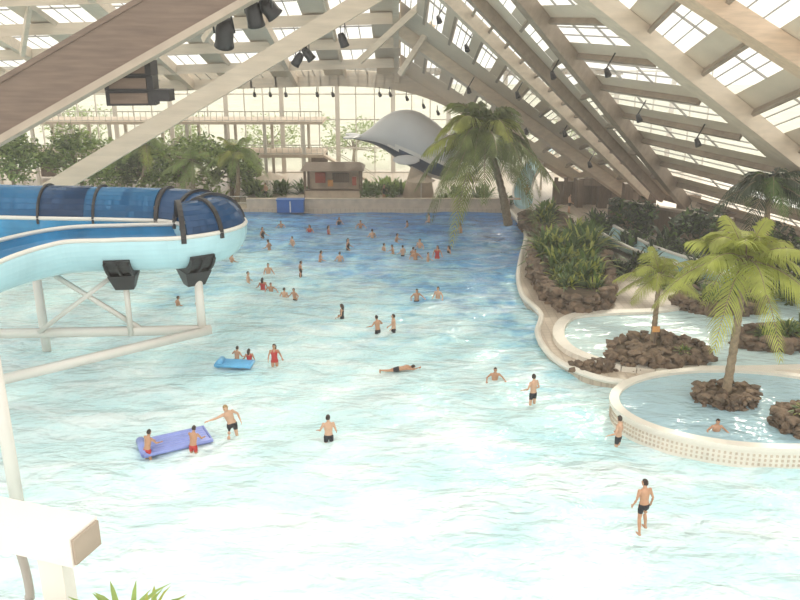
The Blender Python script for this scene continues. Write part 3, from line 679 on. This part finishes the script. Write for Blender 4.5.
# ------------------------------------------------------------------ people
def make_person(key,pose,skin='skin',suit='trunks',hair='hairdark',onepiece=False,longhair=False,vox=.013):
    lean=Matrix.Rotation(pose.get('side',0),3,'Y')@Matrix.Rotation(pose.get('fwd',0),3,'X')
    piv=V((0,0,.95))
    U=lambda p: piv+lean@(V(p)-piv)
    b=MB()
    b.loft([((0,0,.80),.10,.08),((0,.005,.86),.155,.105),((0,.01,.94),.168,.118)],0)
    b.loft([((0,.01,.88),.160,.112),((0,.005,.97),.160,.112),((0,0,1.08),.138,.098),((0,0,1.20),.152,.108),((0,0,1.32),.172,.115),((0,0,1.40),.175,.10),((0,.01,1.45),.12,.08),((0,.01,1.49),.062,.062),((0,0,1.56),.054,.058)],0,16,lean,piv)
    H=U((0,-.015,1.64))
    HR=lean@Matrix.Rotation(pose.get('turn',0),3,'Z')@Matrix.Rotation(pose.get('nod',0),3,'X')
    hp=lambda p: H+HR@V(p)
    b.ell(H,(.074,.093,.112),0,3,HR); b.ell(hp((0,-.045,-.07)),(.045,.045,.045),0,2,HR)
    b.tube([hp((0,-.088,.02)),hp((0,-.112,-.018)),hp((0,-.09,-.03))],[.010,.017,.012],0,6)
    for s in (-1,1):
        b.ell(hp((s*.076,.005,-.005)),(.012,.022,.034),0,1,HR)
        sh=U((s*.175,0,1.405)); el=U(pose['el'][0 if s<0 else 1]); wr=U(pose['wr'][0 if s<0 else 1])
        b.ell(sh,(.062,.058,.062),0,2)
        b.tube([sh,sh.lerp(el,.35),sh.lerp(el,.8),el,el.lerp(wr,.25),el.lerp(wr,.8),wr],[.054,.05,.041,.039,.041,.029,.027],0,10)
        h=(wr-el).normalized(); sd=V((0,-1,0))
        if abs(h.dot(sd))>.8: sd=V((-s,0,0))
        nn=h.cross(sd).normalized(); sd=nn.cross(h).normalized()
        if nn.dot(V((-s,0,0)))<0: nn=-nn
        pc=wr+h*.05
        Rm=Matrix((sd,h,nn)).transposed()
        b.ell(pc,(.042,.06,.019),0,2,Rm)
        for k,(of,ln) in enumerate(((.032,.070),(.011,.080),(-.011,.074),(-.032,.058))):
            r0=wr+h*.088+sd*of; r1=r0+h*ln*.5+nn*.006+sd*of*.15; r2_=r1+h*ln*.45+nn*.022
            b.tube([wr+h*.05+sd*of*.8,r0,r1,r2_],[.011,.0105,.010,.009],0,6)
        t0=wr+h*.03+sd*.03; b.tube([t0,t0+h*.03+sd*.03,t0+h*.065+sd*.042],[.014,.012,.010],0,6)
        hip=V((s*.088,0,.90)); kn=V(pose['kn'][0 if s<0 else 1]); an=V(pose['an'][0 if s<0 else 1])
        b.tube([hip+V((0,0,.03)),hip.lerp(kn,.25),hip.lerp(kn,.7),kn,kn.lerp(an,.3),kn.lerp(an,.8),an],[.092,.088,.066,.055,.058,.04,.037],0,12)
        b.tube([an+V((0,.05,-.03)),an+V((0,-.02,-.03)),an+V((0,-.12,-.05)),an+V((0,-.19,-.058))],[.032,.042,.034,.02],0,8,1.25)
    me=b.mesh('tmp',['skin']); ob=bpy.data.objects.new('tmp',me); col.objects.link(ob)
    m=ob.modifiers.new('r','REMESH'); m.mode='VOXEL'; m.voxel_size=vox
    m=ob.modifiers.new('s','SMOOTH'); m.factor=.5; m.iterations=2
    dg=bpy.context.evaluated_depsgraph_get(); ev=ob.evaluated_get(dg); em=ev.to_mesh()
    out=MB(); out.v=[tuple(v.co) for v in em.vertices]; li=lean.inverted()
    hands=[U(pose['wr'][0]),U(pose['wr'][1]),U(pose['el'][0]),U(pose['el'][1])]
    for p in em.polygons:
        c=p.center; mi=0
        near=min((c-h).length for h in hands)
        u=piv+li@(c-piv)
        if .70<c.z<.985 and abs(c.x)<.22 and near>.16 and u.z<1.0: mi=1
        if onepiece:
            if .70<c.z<.82: mi=0
            if .96<=u.z<1.36 and abs(u.x)<.165 and near>.12: mi=1
            if 1.36<=u.z<1.45 and .06<abs(u.x)<.11: mi=1
        out.f.append(list(p.vertices)); out.m.append(mi)
    ev.to_mesh_clear(); bpy.data.objects.remove(ob)
    vs,fs=ico(3)
    hv=[]
    for v in vs: hv.append(hp((v.x*.083,v.y*.102+.006,v.z*.120+.008)))
    keep=[f for f in fs if (lambda c: c.z>.55 or (c.y>-.12+(-c.z*.25) and c.z>-.45) )(sum((vs[i] for i in f),V((0,0,0)))/3)]
    out.add(hv,keep,2)
    if longhair:
        out.tube([hp((0,.06,.04)),hp((0,.09,-.06)),hp((0,.085,-.18)),hp((0,.07,-.28))],[.07,.075,.06,.03],2,10,1.1)
    for s in (-1,1):
        out.ell(hp((s*.030,-.083,.012)),(.011,.008,.007),3,1,HR); out.ell(hp((s*.030,-.089,.032)),(.018,.006,.005),2,1,HR)
    out.ell(hp((0,-.091,-.058)),(.024,.008,.006),4,1,HR)
    return out.mesh(key,[skin,suit,hair,'black','red'],True)
legs=dict(kn=[(-.11,-.02,.49),(.11,-.02,.49)],an=[(-.12,.02,.09),(.12,.02,.09)])
stride=dict(kn=[(-.15,-.12,.50),(.14,.05,.49)],an=[(-.20,-.10,.10),(.2,.22,.12)])
P_={}
P_['relax']=dict(el=[(-.27,.03,1.15),(.27,.03,1.15)],wr=[(-.31,-.1,.92),(.30,-.1,.93)],turn=.5,fwd=.08,**stride)
P_['wade']=dict(el=[(-.36,.0,1.22),(.36,-.02,1.24)],wr=[(-.40,-.24,1.16),(.44,-.22,1.2)],fwd=.12,**legs)
P_['wade2']=dict(el=[(-.27,.04,1.15),(.30,.0,1.17)],wr=[(-.30,-.16,1.0),(.36,-.2,1.08)],turn=-.5,**legs)
P_['reach']=dict(el=[(-.42,-.08,1.44),(.3,.06,1.18)],wr=[(-.66,-.12,1.50),(.3,-.12,1.0)],side=-.30,fwd=.15,turn=-.8,**stride)
P_['hold']=dict(el=[(-.24,-.22,1.22),(.24,-.22,1.22)],wr=[(-.20,-.46,1.20),(.20,-.46,1.20)],fwd=.25,**legs)
P_['swim']=dict(el=[(-.30,-.02,1.66),(.34,-.03,1.30)],wr=[(-.16,-.04,1.90),(.40,-.12,1.05)],nod=-.6,kn=[(-.09,.03,.49),(.09,-.03,.49)],an=[(-.1,.12,.1),(.1,0,.1)])
PM={'relax':make_person('man_relax',P_['relax'],'skin','trunks','hairdark',vox=.011),
 'reach':make_person('man_reach',P_['reach'],'skin2','trunks','hairblond',vox=.011),
 'wade':make_person('man_wade',P_['wade'],'skin','trunks','hairdark'),
 'wadeb':make_person('man_wade2',P_['wade2'],'skin2','trunks','hairdark'),
 'hold':make_person('child_hold',P_['hold'],'skin','suitred','hairdark',onepiece=False),
 'woman':make_person('woman',P_['wade2'],'skin','suitred','hairdark',onepiece=True,longhair=True),
 'woman2':make_person('woman2',P_['wade2'],'skin','trunks','hairdark',onepiece=True,longhair=True),
 'swim':make_person('swimmer',P_['swim'],'skin','trunks','hairdark')}
def person(kind,x,y,z,rz=0,s=1.0,name='swimmer',rx=0):
    o=bpy.data.objects.new(name,PM[kind]); col.objects.link(o)
    o.location=(x,y,z); o.rotation_euler=(rx,0,math.radians(rz)); o.scale=(s,s,s); return o
# facing 0 = toward camera (-Y); 180 = away
person('relax',7.8,22.3,-.14,195,1.08,'man_wading')
person('reach',-6.65,28.6,-.50,20,1.15,'man_wading')
person('hold',-9.5,26.85,-.52,150,.95,'child_swimmer')
person('hold',-7.85,27.15,-.52,165,.95,'child_swimmer')
person('wadeb',-2.8,28.2,-.76,190,1.08,'man_wading')
person('woman',-6.05,35.8,-.60,10,1.0,'woman_wading')
person('wade',-7.95,36.2,-.62,150,.85,'child_swimmer')
person('woman',-7.3,36.0,-.66,190,.85,'child_swimmer')
person('wadeb',5.75,31.6,-.50,215,1.08,'man_wading')
person('wade',4.4,34.2,-1.1,0,1.0)
person('wadeb',8.45,27.8,-.60,235,1.08,'man_wading')
person('wade',12.1,27.6,-.35,0,.95)
person('swim',-1.0,35.2,-.05,90,1.0,'swimmer',math.radians(80))
kinds=['wade','wadeb','woman2','wade','wadeb','wade','wadeb','woman']
pl=[(-1.2,40.5,.8),(-.35,40.6,.8),(-3.3,43,1.0),(1.0,46,.9),(2.3,46.2,.9),(-6.4,46.4,.9),(-7.1,46.8,1.05),(-8.7,48.5,1.0),(-8.1,48.0,1.05),(-9.9,50,1.1),(-6.6,51,1.0),
(-.5,57.2,.9),(.2,56.6,.8),(1.1,55.6,1.0),(2.0,55.2,1.0),(2.7,56.2,.9),(-5.7,55,1.0),(-4.3,55.3,1.1),(-3.9,58.3,.9),(-9.8,58.3,1.0),(-8.3,60,1.0),(-13.2,45,1.0),(-12,45.2,1.1),
(-5.8,63.5,1.0),(-3.3,65.5,1.0),(-1.2,58.2,1.1),(3.6,57.3,1.1),(-6.9,53,1.1),(.6,66,1.0),(-10,66,1.0),(2.5,68,1.0),(-7.4,64,1.1),(-12,55,1.1),(-12.5,60,1.0),(-11,62.5,1.0),(-.3,61,1.1),(1.5,59,1.1),(.9,56.6,1.0),(-2.2,62,1.0),(-13.5,66,1.0),(5,64,1.0),(-8.9,52,1.1),(-5.2,67,1.0)]
random.seed(5)
for i,(x,y,dp) in enumerate(pl):
    person(kinds[i%8],x,y,-dp,random.uniform(0,360),random.uniform(.9,1.04))
person('relax',12.0,75,.34,0,1,'man_standing'); person('woman2',-1.5,75,.34,30,1,'woman_standing'); person('wadeb',-12.8,75.8,.34,-40,1,'man_standing'); person('wadeb',15,70,.34,100,1,'man_standing')

# ------------------------------------------------------------------ rafts
def raft(name,x,y,rz,L,W,m,n=6):
    b=MB()
    for i in range(n):
        yy=-W/2+W*(i+.5)/n
        b.tube([(-L/2+.3,yy,.12),(-L/2+.36,yy,.12),(L/2-.12,yy,.12),(L/2-.05,yy,.12)],[.06,W/n*.56,W/n*.56,.06],0,10)
    b.tube([(-L/2+.12,-W/2,.16),(-L/2+.12,W/2,.16)],[.17,.17],0,12)
    fr=[(-L/2,-W/2,.12),(L/2,-W/2,.12),(L/2,W/2,.12),(-L/2,W/2,.12),(-L/2,-W/2,.12)]
    b.tube(fr,.09,1,8)
    b.obj(name,[m,'raft2' if m=='raft2' else m],True,(x,y,.07),rz=rz)
raft('inflatable_lilo',-8.75,27.85,.5,2.6,1.2,'raft')
raft('inflatable_lilo',-7.95,35.7,-.1,1.7,.7,'raft2',4)
b=MB(); b.box((12.3,36.1,1.8),(.34,.08,.28),0); b.box((12.3,36.15,1.3),(.08,.08,1.0),1); b.obj('warning_sign',['orange','brown'])
